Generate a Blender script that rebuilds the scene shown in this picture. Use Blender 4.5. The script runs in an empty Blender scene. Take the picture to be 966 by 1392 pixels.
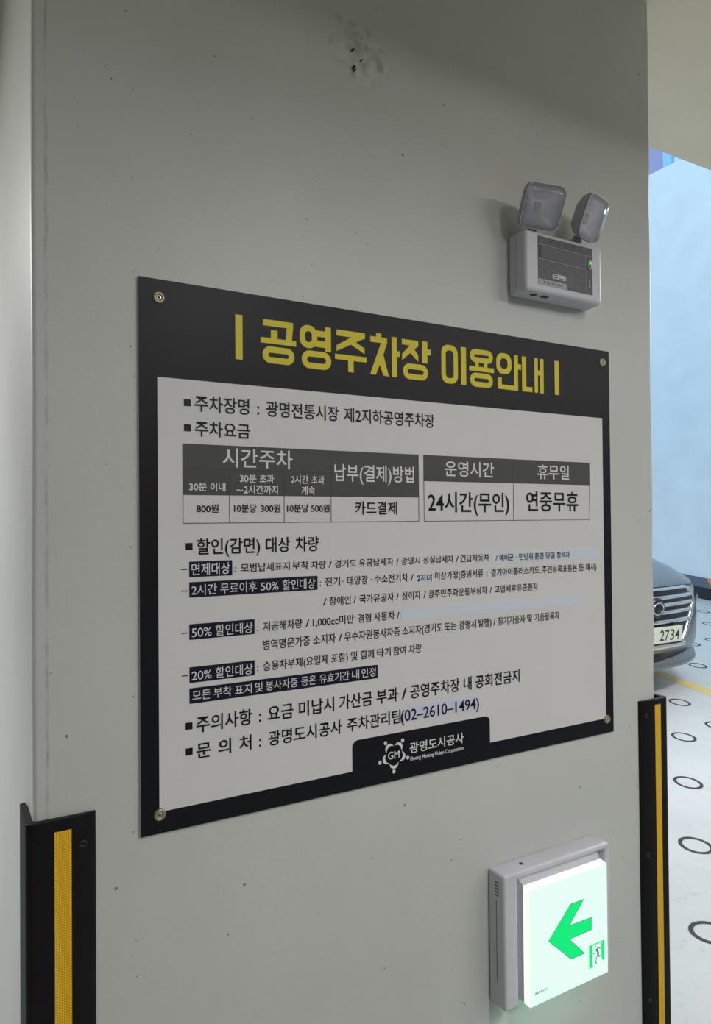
import bpy, bmesh, math, random
from mathutils import Vector, Matrix, Euler, noise
random.seed(7)
scene = bpy.context.scene
col = scene.collection
R = math.radians

SKY = 1.56
KEY = 12.6
KEYX = (2.2, 2.65, 3.1)
# x, y, z, watts, size along x, size along y
CEILS = ((0.4, -4.6, 2.66, 40, 1.2, 0.3), (4.5, -3.0, 2.66, 48, 1.2, 0.3), (-3.2, -4.4, 2.66, 10, 1.2, 0.3),
         (-1.75, 1.5, 2.56, 92, 0.25, 1.2), (0.8, -2.05, 2.66, 33, 0.15, 1.1), (3.7, 0.2, 2.66, 55, 1.2, 0.3))
BEAMZ = 2.436
CARLOC = (3.86, 2.04, 0.170)
CARROT = -0.01

# ------------------------------------------------------------------ camera
CAM = Vector((-0.2659, -1.1598, 1.3997))
cr = Vector((0.86738354, -0.49756694, -0.00854047))
cu = Vector((0.00092698, -0.01554644, 0.99987872))
cf = Vector((0.49763937, 0.86728625, 0.01302349))
cam = bpy.data.cameras.new('camera')
cam.sensor_fit = 'VERTICAL'
cam.sensor_height = 36.0
cam.sensor_width = 36.0
cam.lens = 36.0 * 965.0 / 1392.0
cam.clip_start = 0.02
camo = bpy.data.objects.new('camera', cam)
col.objects.link(camo)
m = Matrix((cr, cu, -cf)).transposed().to_4x4()
m.translation = CAM
camo.matrix_world = m
scene.camera = camo

# ------------------------------------------------------------------ world, lamps, exposure
scene.view_settings.view_transform = 'Standard'
scene.view_settings.look = 'None'
scene.view_settings.gamma = 1.0
scene.view_settings.use_curve_mapping = False
scene.view_settings.exposure = 0.0
w = bpy.data.worlds.new('sky')
scene.world = w
w.use_nodes = True
bg = w.node_tree.nodes['Background']
bg.inputs[0].default_value = (0.52, 0.78, 1.06, 1)
bg.inputs[1].default_value = SKY


def lamp(name, kind, loc, power, color, size=0.1, sy=None, rot=(0, 0, 0)):
    l = bpy.data.lights.new(name, kind)
    l.energy = power
    l.color = color
    if kind == 'AREA':
        l.shape = 'RECTANGLE'
        l.size = size
        l.size_y = sy or size
    else:
        l.shadow_soft_size = size
    o = bpy.data.objects.new(name, l)
    o.location = loc
    o.rotation_euler = rot
    col.objects.link(o)
    return o


WARM = (1.0, 0.985, 0.975)
for px_ in KEYX:
    lamp('tube_lamp', 'POINT', (px_, -3.0, 2.60), KEY, WARM, 0.045)
for (x_, y_, z_, p_, a_, b_) in CEILS:  # unseen, added for fill and gradient; left lane's is inferred from the pier's side
    lamp('unseen_fill_lamp', 'AREA', (x_, y_, z_), p_, WARM, a_, b_)


# ------------------------------------------------------------------ helpers
def tag(o, label=None, cat=None, group=None, kind=None):
    if label:
        o['label'] = label
    if cat:
        o['category'] = cat
    if group:
        o['group'] = group
    if kind:
        o['kind'] = kind
    return o


def empty(name, loc=(0, 0, 0), rot=(0, 0, 0), parent=None):
    o = bpy.data.objects.new(name, None)
    o.empty_display_size = 0.05
    o.location = loc
    o.rotation_euler = rot
    col.objects.link(o)
    if parent:
        o.parent = parent
    return o


class MB:
    """collects geometry for ONE mesh object"""
    def __init__(self):
        self.v = []
        self.f = []
        self.mi = []
        self.sm = []

    def face(self, idx, mi=0, smooth=False):
        self.f.append(tuple(idx))
        self.mi.append(mi)
        self.sm.append(smooth)

    def poly(self, pts, mi=0):
        b = len(self.v)
        self.v += [tuple(p) for p in pts]
        self.face(range(b, b + len(pts)), mi)

    def box(self, a, b, mi=0):
        x0, y0, z0 = a
        x1, y1, z1 = b
        s = len(self.v)
        self.v += [(x0, y0, z0), (x1, y0, z0), (x1, y1, z0), (x0, y1, z0),
                   (x0, y0, z1), (x1, y0, z1), (x1, y1, z1), (x0, y1, z1)]
        for q in ((0, 3, 2, 1), (4, 5, 6, 7), (0, 1, 5, 4), (1, 2, 6, 5), (2, 3, 7, 6), (3, 0, 4, 7)):
            self.face([s + i for i in q], mi)

    def grid(self, rows, mi=0, smooth=True, close=False):
        s = len(self.v)
        n = len(rows[0])
        for r in rows:
            self.v += [tuple(p) for p in r]
        for i in range(len(rows) - 1):
            for j in range(n if close else n - 1):
                k = (j + 1) % n
                self.face((s + i * n + j, s + i * n + k, s + (i + 1) * n + k, s + (i + 1) * n + j), mi, smooth)

    def prism(self, outline, y0, y1, mi=0):
        """outline of (x, z), extruded from y0 (front) to y1 (back)"""
        s = len(self.v)
        n = len(outline)
        self.v += [(p[0], y0, p[1]) for p in outline] + [(p[0], y1, p[1]) for p in outline]
        self.face(range(s, s + n), mi)
        self.face([s + n + i for i in reversed(range(n))], mi)
        for i in range(n):
            j = (i + 1) % n
            self.face((s + i, s + n + i, s + n + j, s + j), mi)

    def lathe(self, prof, c, axis='y', n=24, mi=0):
        """prof: (radius, along) revolved about an axis through c"""
        rows = []
        for r, t in prof:
            row = []
            for i in range(n):
                a = 2 * math.pi * i / n
                if axis == 'y':
                    row.append((c[0] + r * math.cos(a), c[1] + t, c[2] + r * math.sin(a)))
                elif axis == 'x':
                    row.append((c[0] + t, c[1] + r * math.cos(a), c[2] + r * math.sin(a)))
                else:
                    row.append((c[0] + r * math.cos(a), c[1] + r * math.sin(a), c[2] + t))
            rows.append(row)
        self.grid(rows, mi, True, True)

    def tube(self, pts, r, n=8, mi=0, close=False):
        rows = []
        P = [Vector(p) for p in pts]
        m_ = len(P)
        for i, p in enumerate(P):
            a = P[(i - 1) % m_] if (close or i > 0) else p
            b = P[(i + 1) % m_] if (close or i < m_ - 1) else p
            t = (b - a).normalized()
            up = Vector((0, 0, 1)) if abs(t.z) < 0.9 else Vector((0, 1, 0))
            u = t.cross(up).normalized()
            v = u.cross(t)
            rows.append([p + r * (math.cos(2 * math.pi * k / n) * u + math.sin(2 * math.pi * k / n) * v) for k in range(n)])
        if close:
            rows.append(rows[0])
        self.grid(rows, mi, True, True)
        if not close:
            s = len(self.v) - len(rows) * n
            self.face([s + k for k in range(n)], mi)
            self.face([s + (len(rows) - 1) * n + k for k in reversed(range(n))], mi)

    def build(self, name, mats, parent=None, bevel=0, seg=2, fix=True):
        me = bpy.data.meshes.new(name)
        me.from_pydata(self.v, [], self.f)
        if not isinstance(mats, (list, tuple)):
            mats = [mats]
        for mm in mats:
            me.materials.append(mm)
        for p, i, s in zip(me.polygons, self.mi, self.sm):
            p.material_index = i
            p.use_smooth = s
        if fix:
            b = bmesh.new()
            b.from_mesh(me)
            bmesh.ops.recalc_face_normals(b, faces=b.faces)
            b.to_mesh(me)
            b.free()
        me.update()
        o = bpy.data.objects.new(name, me)
        col.objects.link(o)
        if parent:
            o.parent = parent
        if bevel:
            md = o.modifiers.new('bevel', 'BEVEL')
            md.width = bevel
            md.segments = seg
            md.limit_method = 'ANGLE'
            md.angle_limit = R(35)
            md.harden_normals = False
            for p in me.polygons:
                p.use_smooth = True
            try:
                me.set_sharp_from_angle(angle=R(40))
            except Exception:
                pass
        return o


def rrect(x0, z0, x1, z1, r, n=8):
    pts = []
    for cx, cz, a0 in ((x1 - r, z0 + r, -90), (x1 - r, z1 - r, 0), (x0 + r, z1 - r, 90), (x0 + r, z0 + r, 180)):
        for i in range(n + 1):
            a = R(a0 + 90 * i / n)
            pts.append((cx + r * math.cos(a), cz + r * math.sin(a)))
    return pts


# ------------------------------------------------------------------ materials
def mat(name, base, rough=0.5, metal=0.0, emit=None, estr=1.0, spec=0.5, coat=0.0, var=0.0, vscale=8.0, bump=0.0, bscale=200.0):
    mt = bpy.data.materials.new(name)
    mt.use_nodes = True
    nt = mt.node_tree
    b = nt.nodes['Principled BSDF']
    b.inputs['Base Color'].default_value = (*base, 1)
    b.inputs['Roughness'].default_value = rough
    b.inputs['Metallic'].default_value = metal
    b.inputs['Specular IOR Level'].default_value = spec
    b.inputs['Coat Weight'].default_value = coat
    if emit:
        b.inputs['Emission Color'].default_value = (*emit, 1)
        b.inputs['Emission Strength'].default_value = estr
    if var or bump:
        tc = nt.nodes.new('ShaderNodeTexCoord')
    if var:
        nz = nt.nodes.new('ShaderNodeTexNoise')
        nz.inputs['Scale'].default_value = vscale
        nz.inputs['Detail'].default_value = 6
        nt.links.new(tc.outputs['Object'], nz.inputs['Vector'])
        mr = nt.nodes.new('ShaderNodeMapRange')
        mr.inputs[1].default_value = 0.3
        mr.inputs[2].default_value = 0.7
        mr.inputs[3].default_value = 1 - var
        mr.inputs[4].default_value = 1 + var
        nt.links.new(nz.outputs[0], mr.inputs[0])
        mx = nt.nodes.new('ShaderNodeMix')
        mx.data_type = 'RGBA'
        mx.blend_type = 'MULTIPLY'
        mx.inputs[0].default_value = 1
        mx.inputs[6].default_value = (*base, 1)
        nt.links.new(mr.outputs[0], mx.inputs[7])
        nt.links.new(mx.outputs[2], b.inputs['Base Color'])
    if bump:
        n2 = nt.nodes.new('ShaderNodeTexNoise')
        n2.inputs['Scale'].default_value = bscale
        n2.inputs['Detail'].default_value = 4
        nt.links.new(tc.outputs['Object'], n2.inputs['Vector'])
        bp = nt.nodes.new('ShaderNodeBump')
        bp.inputs['Strength'].default_value = bump
        bp.inputs['Distance'].default_value = 0.002
        nt.links.new(n2.outputs[0], bp.inputs['Height'])
        nt.links.new(bp.outputs[0], b.inputs['Normal'])
    return mt


def N(nt, t, **kw):
    n = nt.nodes.new(t)
    for k, v in kw.items():
        setattr(n, k, v)
    return n


def math_node(nt, op, a, b=None, clamp=False):
    n = N(nt, 'ShaderNodeMath', operation=op, use_clamp=clamp)
    for i, q in enumerate((a, b)):
        if q is None:
            continue
        if isinstance(q, (int, float)):
            n.inputs[i].default_value = q
        else:
            nt.links.new(q, n.inputs[i])
    return n.outputs[0]


def painted_concrete(name, base, specks=True, seam=False, smudge=0.22):
    """painted plaster: faint mottling, a trowelled bump, small dark specks and scuffs; seam = the dirty joint line by the corner"""
    mt = mat(name, base, 0.42)
    nt = mt.node_tree
    L = nt.links.new
    b = nt.nodes['Principled BSDF']
    tc = N(nt, 'ShaderNodeTexCoord')
    P = tc.outputs['Object']
    n1 = N(nt, 'ShaderNodeTexNoise')
    n1.inputs['Scale'].default_value = 3.0
    n1.inputs['Detail'].default_value = 8
    L(P, n1.inputs['Vector'])
    mr = N(nt, 'ShaderNodeMapRange')
    mr.inputs[1].default_value = 0.3
    mr.inputs[2].default_value = 0.7
    mr.inputs[3].default_value = 0.955
    mr.inputs[4].default_value = 1.04
    L(n1.outputs[0], mr.inputs[0])
    fac = mr.outputs[0]
    if specks:
        # specks: one small dot in some of the cells
        sp = N(nt, 'ShaderNodeSeparateXYZ')
        L(P, sp.inputs[0])
        cb = N(nt, 'ShaderNodeCombineXYZ')
        if smudge > 0.3:
            L(sp.outputs[0], cb.inputs[0])
            L(sp.outputs[1], cb.inputs[1])
        else:
            L(math_node(nt, 'ADD', sp.outputs[0], sp.outputs[1]), cb.inputs[0])
            L(sp.outputs[2], cb.inputs[1])
        for sc, rad, thr in ((9.0, 0.0130, 0.82), (24.0, 0.026, 0.96), (6.0, 0.0105, 0.75), (3.0, 0.008, 0.5)):
            vo = N(nt, 'ShaderNodeTexVoronoi', feature='F1', voronoi_dimensions='2D')
            vo.inputs['Scale'].default_value = sc
            L(cb.outputs[0], vo.inputs['Vector'])
            inside = math_node(nt, 'LESS_THAN', vo.outputs['Distance'], rad)
            sx = N(nt, 'ShaderNodeSeparateColor')
            L(vo.outputs['Color'], sx.inputs[0])
            pick = math_node(nt, 'GREATER_THAN', sx.outputs[0], thr)
            dark = math_node(nt, 'MULTIPLY', math_node(nt, 'MULTIPLY', inside, pick), 0.62)
            fac = math_node(nt, 'MULTIPLY', fac, math_node(nt, 'SUBTRACT', 1.0, dark))
        # smudges
        n2 = N(nt, 'ShaderNodeTexNoise')
        n2.inputs['Scale'].default_value = 7.0
        n2.inputs['Detail'].default_value = 10
        n2.inputs['Roughness'].default_value = 0.75
        L(P, n2.inputs['Vector'])
        sm = N(nt, 'ShaderNodeMapRange')
        sm.inputs[1].default_value = 0.66
        sm.inputs[2].default_value = 0.78
        sm.inputs[3].default_value = 0.0
        sm.inputs[4].default_value = smudge
        if smudge > 0.3:
            n2.inputs['Scale'].default_value = 16.0
            sm.inputs[1].default_value = 0.56
        L(n2.outputs[0], sm.inputs[0])
        fac = math_node(nt, 'MULTIPLY', fac, math_node(nt, 'SUBTRACT', 1.0, sm.outputs[0]))
    if seam:
        sep = N(nt, 'ShaderNodeSeparateXYZ')
        L(P, sep.inputs[0])
        n3 = N(nt, 'ShaderNodeTexNoise')
        n3.inputs['Scale'].default_value = 26.0
        n3.inputs['Detail'].default_value = 6
        L(P, n3.inputs['Vector'])
        wob = math_node(nt, 'MULTIPLY', math_node(nt, 'SUBTRACT', n3.outputs[0], 0.5), 0.006)
        d = math_node(nt, 'ABSOLUTE', math_node(nt, 'ADD', math_node(nt, 'ADD', sep.outputs[0], 0.1365), wob))
        band = N(nt, 'ShaderNodeMapRange')
        band.inputs[1].default_value = 0.0006
        band.inputs[2].default_value = 0.0034
        band.inputs[3].default_value = 1.0
        band.inputs[4].default_value = 0.0
        L(d, band.inputs[0])
        n4 = N(nt, 'ShaderNodeTexNoise')
        n4.inputs['Scale'].default_value = 11.0
        n4.inputs['Detail'].default_value = 9
        n4.inputs['Roughness'].default_value = 0.8
        L(P, n4.inputs['Vector'])
        br = N(nt, 'ShaderNodeMapRange')
        br.inputs[1].default_value = 0.44
        br.inputs[2].default_value = 0.68
        br.inputs[3].default_value = 0.04
        br.inputs[4].default_value = 0.50
        L(n4.outputs[0], br.inputs[0])
        fac = math_node(nt, 'MULTIPLY', fac, math_node(nt, 'SUBTRACT', 1.0, math_node(nt, 'MULTIPLY', band.outputs[0], br.outputs[0])))
    mx = N(nt, 'ShaderNodeMix', data_type='RGBA', blend_type='MULTIPLY')
    mx.inputs[0].default_value = 1
    mx.inputs[6].default_value = (*base, 1)
    L(fac, mx.inputs[7])
    L(mx.outputs[2], b.inputs['Base Color'])
    n5 = N(nt, 'ShaderNodeTexNoise')
    n5.inputs['Scale'].default_value = 14.0
    n5.inputs['Detail'].default_value = 10
    n5.inputs['Roughness'].default_value = 0.65
    L(P, n5.inputs['Vector'])
    bp = N(nt, 'ShaderNodeBump')
    bp.inputs['Strength'].default_value = 0.16
    bp.inputs['Distance'].default_value = 0.008
    L(n5.outputs[0], bp.inputs['Height'])
    L(bp.outputs[0], b.inputs['Normal'])
    return mt


M = {}
M['pier'] = painted_concrete('pier_paint', (0.59, 0.60, 0.585), True, True)
M['torn'] = mat('torn_plaster', (0.56, 0.565, 0.53), 0.6, var=0.22, vscale=55, bump=0.6, bscale=120)
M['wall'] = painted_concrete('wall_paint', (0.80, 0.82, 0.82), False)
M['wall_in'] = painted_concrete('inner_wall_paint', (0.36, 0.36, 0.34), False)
M['ceiling'] = painted_concrete('ceiling_paint', (0.93, 0.80, 0.62), False)
M['floor'] = painted_concrete('epoxy_floor', (0.62, 0.605, 0.57), True, False, 0.42)
M['aisle'] = mat('aisle_added_dark', (0.20, 0.235, 0.215), 0.4, var=0.1, vscale=5.0)  # made-up dark coat on unseen floor, lowers the bounce onto the pier
M['groove'] = mat('groove_grey', (0.045, 0.04, 0.04), 0.7, var=0.3, vscale=40)
M['yellow_line'] = mat('road_paint_yellow', (0.80, 0.58, 0.17), 0.5, var=0.08, vscale=20)
M['print_black'] = mat('printed_black', (0.0075, 0.0075, 0.0125), 0.40, spec=0.20)
M['print_white'] = mat('printed_white', (0.70, 0.685, 0.70), 0.40, spec=0.28, var=0.012, vscale=9)
M['sheet_white'] = mat('sheet_edge_white', (0.78, 0.78, 0.76), 0.5)
M['yellow'] = mat('printed_yellow', (0.72, 0.61, 0.032), 0.4, spec=0.25)
M['ink'] = mat('printed_ink', (0.007, 0.0065, 0.010), 0.4, spec=0.25)
M['letter_white'] = mat('printed_letter_white', (0.74, 0.73, 0.74), 0.42, spec=0.28)
M['grey_cell'] = mat('printed_grey', (0.078, 0.077, 0.077), 0.42, spec=0.28)
M['rule'] = mat('printed_rule', (0.03, 0.03, 0.03), 0.42)
M['navy'] = mat('printed_navy', (0.008, 0.007, 0.026), 0.40, spec=0.28)
M['sticker'] = mat('sticker_white', (0.68, 0.72, 0.82), 0.30)
M['sticker_lilac'] = mat('sticker_lilac', (0.64, 0.66, 0.82), 0.30)
M['sticker_ink'] = mat('sticker_ink', (0.010, 0.012, 0.040), 0.40)
M['brass'] = mat('dull_brass', (0.42, 0.37, 0.22), 0.42, 0.75, var=0.15, vscale=150)
M['steel'] = mat('screw_steel', (0.62, 0.63, 0.66), 0.28, 1.0)
M['socket'] = mat('screw_socket', (0.03, 0.03, 0.035), 0.5)
M['plastic'] = mat('grey_lilac_plastic', (0.62, 0.62, 0.70), 0.38, var=0.03, vscale=20)
M['plastic_dark'] = mat('grey_plastic', (0.42, 0.41, 0.47), 0.40)
M['dirt'] = mat('dust_dirt', (0.06, 0.055, 0.05), 0.8)
M['label_grey'] = mat('label_grey', (0.085, 0.088, 0.105), 0.40)
M['label_light'] = mat('label_light_grey', (0.40, 0.40, 0.45), 0.40)
M['label_line'] = mat('label_line', (0.48, 0.48, 0.52), 0.45)
M['label_text'] = mat('label_fine_text', (0.16, 0.165, 0.19), 0.45)
M['maroon'] = mat('label_maroon', (0.075, 0.025, 0.045), 0.45)
M['led_green'] = mat('green_indicator', (0.05, 0.5, 0.05), 0.3, emit=(0.12, 0.9, 0.12), estr=0.8)
M['reflector'] = mat('grey_reflector', (0.86, 0.84, 0.92), 0.30, 0.0)
M['led_chip'] = mat('led_chip', (0.70, 0.66, 0.48), 0.35)
M['lit_panel'] = mat('lit_panel', (0.25, 0.26, 0.25), 0.4, emit=(0.66, 0.89, 0.80), estr=1.0, spec=0.2)
M['lit_edge'] = mat('lit_panel_edge', (0.3, 0.3, 0.3), 0.4, emit=(0.90, 0.98, 0.84), estr=1.0, spec=0.2)
M['lit_bottom'] = mat('lit_panel_underside', (0.3, 0.3, 0.3), 0.4, emit=(0.50, 1.0, 0.75), estr=9.0, spec=0.2)
M['lit_green'] = mat('lit_green', (0.005, 0.25, 0.08), 0.35, emit=(0.0, 0.70, 0.16), estr=1.0, spec=0.2)
M['lit_green_dim'] = mat('lit_dark_green', (0.01, 0.12, 0.07), 0.35, emit=(0.02, 0.22, 0.12), estr=1.0, spec=0.2)
M['rubber'] = mat('black_rubber', (0.0065, 0.006, 0.007), 0.45, spec=0.2, var=0.2, vscale=30, bump=0.1, bscale=60)
M['rubber_right'] = M['rubber']
M['silver'] = mat('grey_car_paint', (0.17, 0.18, 0.195), 0.34, 0.55, coat=0.5)
M['chrome'] = mat('chrome', (0.72, 0.73, 0.75), 0.12, 1.0)
M['grille'] = mat('black_grille', (0.010, 0.010, 0.012), 0.35)
M['glass_dark'] = mat('dark_window_glass', (0.015, 0.017, 0.02), 0.05, coat=0.5)
M['lens'] = mat('headlamp_lens', (0.5, 0.52, 0.55), 0.08, 0.3, coat=1.0)
M['plate'] = mat('plate_cream', (0.66, 0.70, 0.58), 0.4)
M['plate_ink'] = mat('plate_ink', (0.03, 0.032, 0.04), 0.45)
M['tyre'] = mat('tyre_rubber', (0.02, 0.02, 0.02), 0.75)
M['orange'] = mat('orange_paint', (0.80, 0.30, 0.035), 0.5)
M['band_black'] = mat('black_band', (0.022, 0.020, 0.026), 0.5)
M['band_grey'] = mat('grey_band', (0.15, 0.15, 0.19), 0.5)
M['mauve'] = mat('mauve_cladding', (0.33, 0.30, 0.44), 0.6)
M['blue_frame'] = mat('blue_frame', (0.30, 0.52, 0.80), 0.4)
M['window'] = mat('pale_glass', (0.75, 0.85, 0.95), 0.08)
M['rust'] = mat('rust', (0.09, 0.022, 0.012), 0.8)


def clear_plastic():
    mt = bpy.data.materials.new('clear_lens')
    mt.use_nodes = True
    nt = mt.node_tree
    nt.nodes.clear()
    out = N(nt, 'ShaderNodeOutputMaterial')
    tr = N(nt, 'ShaderNodeBsdfTransparent')
    tr.inputs[0].default_value = (0.93, 0.92, 0.96, 1)
    gl = N(nt, 'ShaderNodeBsdfGlossy')
    gl.inputs['Roughness'].default_value = 0.09
    df = N(nt, 'ShaderNodeBsdfDiffuse')
    df.inputs[0].default_value = (0.85, 0.83, 0.90, 1)
    fr = N(nt, 'ShaderNodeFresnel')
    fr.inputs[0].default_value = 1.5
    m1 = N(nt, 'ShaderNodeMixShader')
    m1.inputs[0].default_value = 0.13
    nt.links.new(tr.outputs[0], m1.inputs[1])
    nt.links.new(df.outputs[0], m1.inputs[2])
    m2 = N(nt, 'ShaderNodeMixShader')
    nt.links.new(fr.outputs[0], m2.inputs[0])
    nt.links.new(m1.outputs[0], m2.inputs[1])
    nt.links.new(gl.outputs[0], m2.inputs[2])
    nt.links.new(m2.outputs[0], out.inputs[0])
    return mt


M['clear'] = clear_plastic()


def reflective_tape():
    """amber tape with a fine honeycomb of brighter cells"""
    mt = mat('reflective_amber', (0.62, 0.30, 0.012), 0.32)
    nt = mt.node_tree
    b = nt.nodes['Principled BSDF']
    tc = N(nt, 'ShaderNodeTexCoord')
    mp = N(nt, 'ShaderNodeMapping')
    mp.inputs['Scale'].default_value = (1, 1, 1)
    nt.links.new(tc.outputs['Object'], mp.inputs[0])
    sep = N(nt, 'ShaderNodeSeparateXYZ')
    nt.links.new(mp.outputs[0], sep.inputs[0])
    cell = 0.0034
    k = 2 * math.pi / cell
    a1 = math_node(nt, 'COSINE', math_node(nt, 'MULTIPLY', sep.outputs[0], k))
    zz = math_node(nt, 'MULTIPLY', sep.outputs[2], k * 0.866)
    xx = math_node(nt, 'MULTIPLY', sep.outputs[0], k * 0.5)
    a2 = math_node(nt, 'COSINE', math_node(nt, 'ADD', xx, zz))
    a3 = math_node(nt, 'COSINE', math_node(nt, 'SUBTRACT', xx, zz))
    s = math_node(nt, 'ADD', math_node(nt, 'ADD', a1, a2), a3)
    mr = N(nt, 'ShaderNodeMapRange')
    mr.inputs[1].default_value = -1.3
    mr.inputs[2].default_value = 0.3
    nt.links.new(s, mr.inputs[0])
    mx = N(nt, 'ShaderNodeMix', data_type='RGBA')
    nt.links.new(mr.outputs[0], mx.inputs[0])
    mx.inputs[6].default_value = (0.55, 0.26, 0.004, 1)
    mx.inputs[7].default_value = (1.0, 0.62, 0.02, 1)
    nt.links.new(mx.outputs[2], b.inputs['Base Color'])
    return mt


M['amber'] = reflective_tape()

# ------------------------------------------------------------------ the setting
YP = 0.0055                 # plane of the pier's front face
XL = -0.157                # its left corner
ZC = 2.70                  # ceiling
YE = 0.462                 # where the ceiling slab ends towards the open ramp
RK, RY0, RY1 = 0.115, 0.70, 12.0


def ramp(y):
    d = y - RY0
    if d <= -0.15:
        return 0.0
    if d < 0.15:
        return RK * (d + 0.15) ** 2 / 0.6
    return RK * d


f = MB()
ys = [-9, -6, -4, -2, 0, 0.4, 0.55] + [0.55 + 0.05 * i for i in range(1, 7)] + [1.2, 2, 3, 4, 5, 6, 8, 10, 12]
xs = [-7, -4, -2, 0, 2, 4, 6, 7.75]
f.grid([[(x, y, ramp(y)) for x in xs] for y in ys])
for i_ in range(len(f.f)):
    if max(f.v[k_][1] for k_ in f.f[i_]) < 0.01 or max(f.v[k_][0] for k_ in f.f[i_]) < 0.01:
        f.mi[i_] = 1          # the driving aisle is unseen; darker green grey coat added to cut bounced light
f.grid([[(x, y, -0.4) for x in xs] for y in ys])
floor = f.build('floor', [M['floor'], M['aisle']])
tag(floor, kind='structure')

RING = [(4.06, 1.96), (3.53, 1.554), (3.004, 1.157), (2.49, 0.76), (1.965, 0.343), (3.90, 1.585), (7.04, 3.80),
        (6.54, 3.39), (5.93, 2.955), (5.60, 2.935), (5.01, 2.475)]
for (x, y) in RING:
    g = MB()
    n = 40
    rows = []
    for rr in (0.054, 0.070):
        rows.append([(x + rr * math.cos(2 * math.pi * i / n), y + rr * math.sin(2 * math.pi * i / n),
                      ramp(y + rr * math.sin(2 * math.pi * i / n)) + 0.0015) for i in range(n)])
    g.grid(rows, close=True)
    g.build('anti_slip_ring', M['groove'], floor)
g = MB()
rows = []
for i in range(20):
    y = 0.9 + 0.25 * i
    x = 4.49 + (y - 2.24) * 0.10
    if x > 7:
        break
    rows.append([(x - 0.065, y, ramp(y) + 0.001), (x + 0.065, y, ramp(y) + 0.001)])
g.grid(rows)
g.build('lane_line', M['yellow_line'], floor)

# pier: front face with a slightly uneven right edge
zs = [0.0, 0.3, 0.6, 0.9, 1.0, 1.15, 1.3, 1.45, 1.6, 1.75, 1.9, 2.05, 2.2, 2.3, 2.45, 2.6, 2.95]
wob = [0, .001, -.001, .001, -.002, .002, -.001, .002, .001, -.002, .002, .003, -.001, .003, .001, .002, 0]
f = MB()
cr_ = 0.008
rows = []
for z, wv in zip(zs, wob):
    xr = 1.256 + 0.009 * max(0.0, min(1.0, (z - 0.97) / 1.75)) + wv
    xl = XL + 0.0007 * math.sin(z * 9)
    ring = []
    for cx, cy, a0 in ((xl + cr_, YP + cr_, 180), (xr - cr_, YP + cr_, 270), (xr - cr_, 1.25 - cr_, 0), (xl + cr_, 1.25 - cr_, 90)):
        for i in range(5):
            a = R(a0 + 22.5 * i)
            ring.append((cx + cr_ * math.cos(a), cy + cr_ * math.sin(a), z))
    rows.append(ring)
f.grid(rows, close=True)
n0 = len(rows[0])
f.face(list(reversed(range(n0))))
f.face([(len(rows) - 1) * n0 + i for i in range(n0)])
pier = f.build('wall_front', M['pier'])
pier.data.set_sharp_from_angle(angle=R(30))
tag(pier, kind='structure')

# torn, crumpled plaster where an old fixing was pulled off
f = MB()
cx, cz = 0.415, 2.292
nn = 56
rows = []
for j in range(nn + 1):
    row = []
    for i in range(nn + 1):
        u = i / nn * 2 - 1
        v = j / nn * 2 - 1
        x = cx + u * 0.105
        z = cz + v * 0.085
        fall = max(0.0, 1 - (u * u + v * v))
        rag = noise.fractal(Vector((x * 26, z * 26, 3.1)), 0.9, 2.1, 5)
        fold = max(0.0, 1 - abs((z - cz - 0.035) + (x - cx) * 0.75 + 0.01 * rag) / 0.012) * (1 if -0.07 < x - cx < 0.06 else 0.2)
        h = fall * (0.006 * max(0.0, abs(rag) - 0.25) + 0.018 * fold * fall * (0.6 + abs(rag))) - 0.0006 + 0.0012 * max(0.0, fall - 0.35)
        row.append((x, YP - h, z))
    rows.append(row)
f.grid(rows)
f.build('plaster_patch', M['torn'], pier, fix=False)
for (dx, dz, r_) in ((-0.012, 0.005, 0.0024), (0.006, -0.010, 0.0016), (-0.010, -0.028, 0.0026), (-0.0085, -0.0335, 0.0016)):
    f = MB()
    f.lathe([(0.0001, -0.0095), (r_ * 0.7, -0.009), (r_, -0.006), (r_, 0.0)], (cx + dx, YP, cz + dz), 'y', 10)
    f.build('rusty_nail', M['rust'], pier)

# ceiling slab, downstand beam, outer walls
f = MB()
f.box((-7.2, -9.2, ZC), (7.95, YE, ZC + 0.28))
f.box((-7.2, YE, ZC), (1.28, 12.2, ZC + 0.28))
tag(f.build('ceiling', M['ceiling']), kind='structure')
f = MB()
f.box((-7, -1.30, BEAMZ), (7.75, -1.02, ZC))
tag(f.build('ceiling_beam', M['ceiling']), kind='structure')
f = MB()
f.box((7.75, -9.2, -0.4), (8.05, 12, 5.93))
wr = f.build('wall_right', M['wall'])
tag(wr, kind='structure')
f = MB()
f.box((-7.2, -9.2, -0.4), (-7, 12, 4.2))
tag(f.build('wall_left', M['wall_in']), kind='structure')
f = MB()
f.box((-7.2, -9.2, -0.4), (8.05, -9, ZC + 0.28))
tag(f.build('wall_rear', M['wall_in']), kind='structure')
f = MB()
f.box((-7.2, 12, -0.4), (8.05, 12.2, 4.5))
tag(f.build('wall_back', M['wall']), kind='structure')


# impact band along the right wall: black below, grey above, an orange chevron on it
def band(y0, y1, za, zb, mi, mb, off=0.012):
    n_ = 24
    rows = []
    for i in range(n_ + 1):
        y = y0 + (y1 - y0) * i / n_
        r0 = ramp(y)
        rows.append([(7.75, y, r0 + za), (7.75 - off, y, r0 + za), (7.75 - off, y, r0 + zb), (7.75, y, r0 + zb)])
    mb.grid(rows, mi, False)


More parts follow.
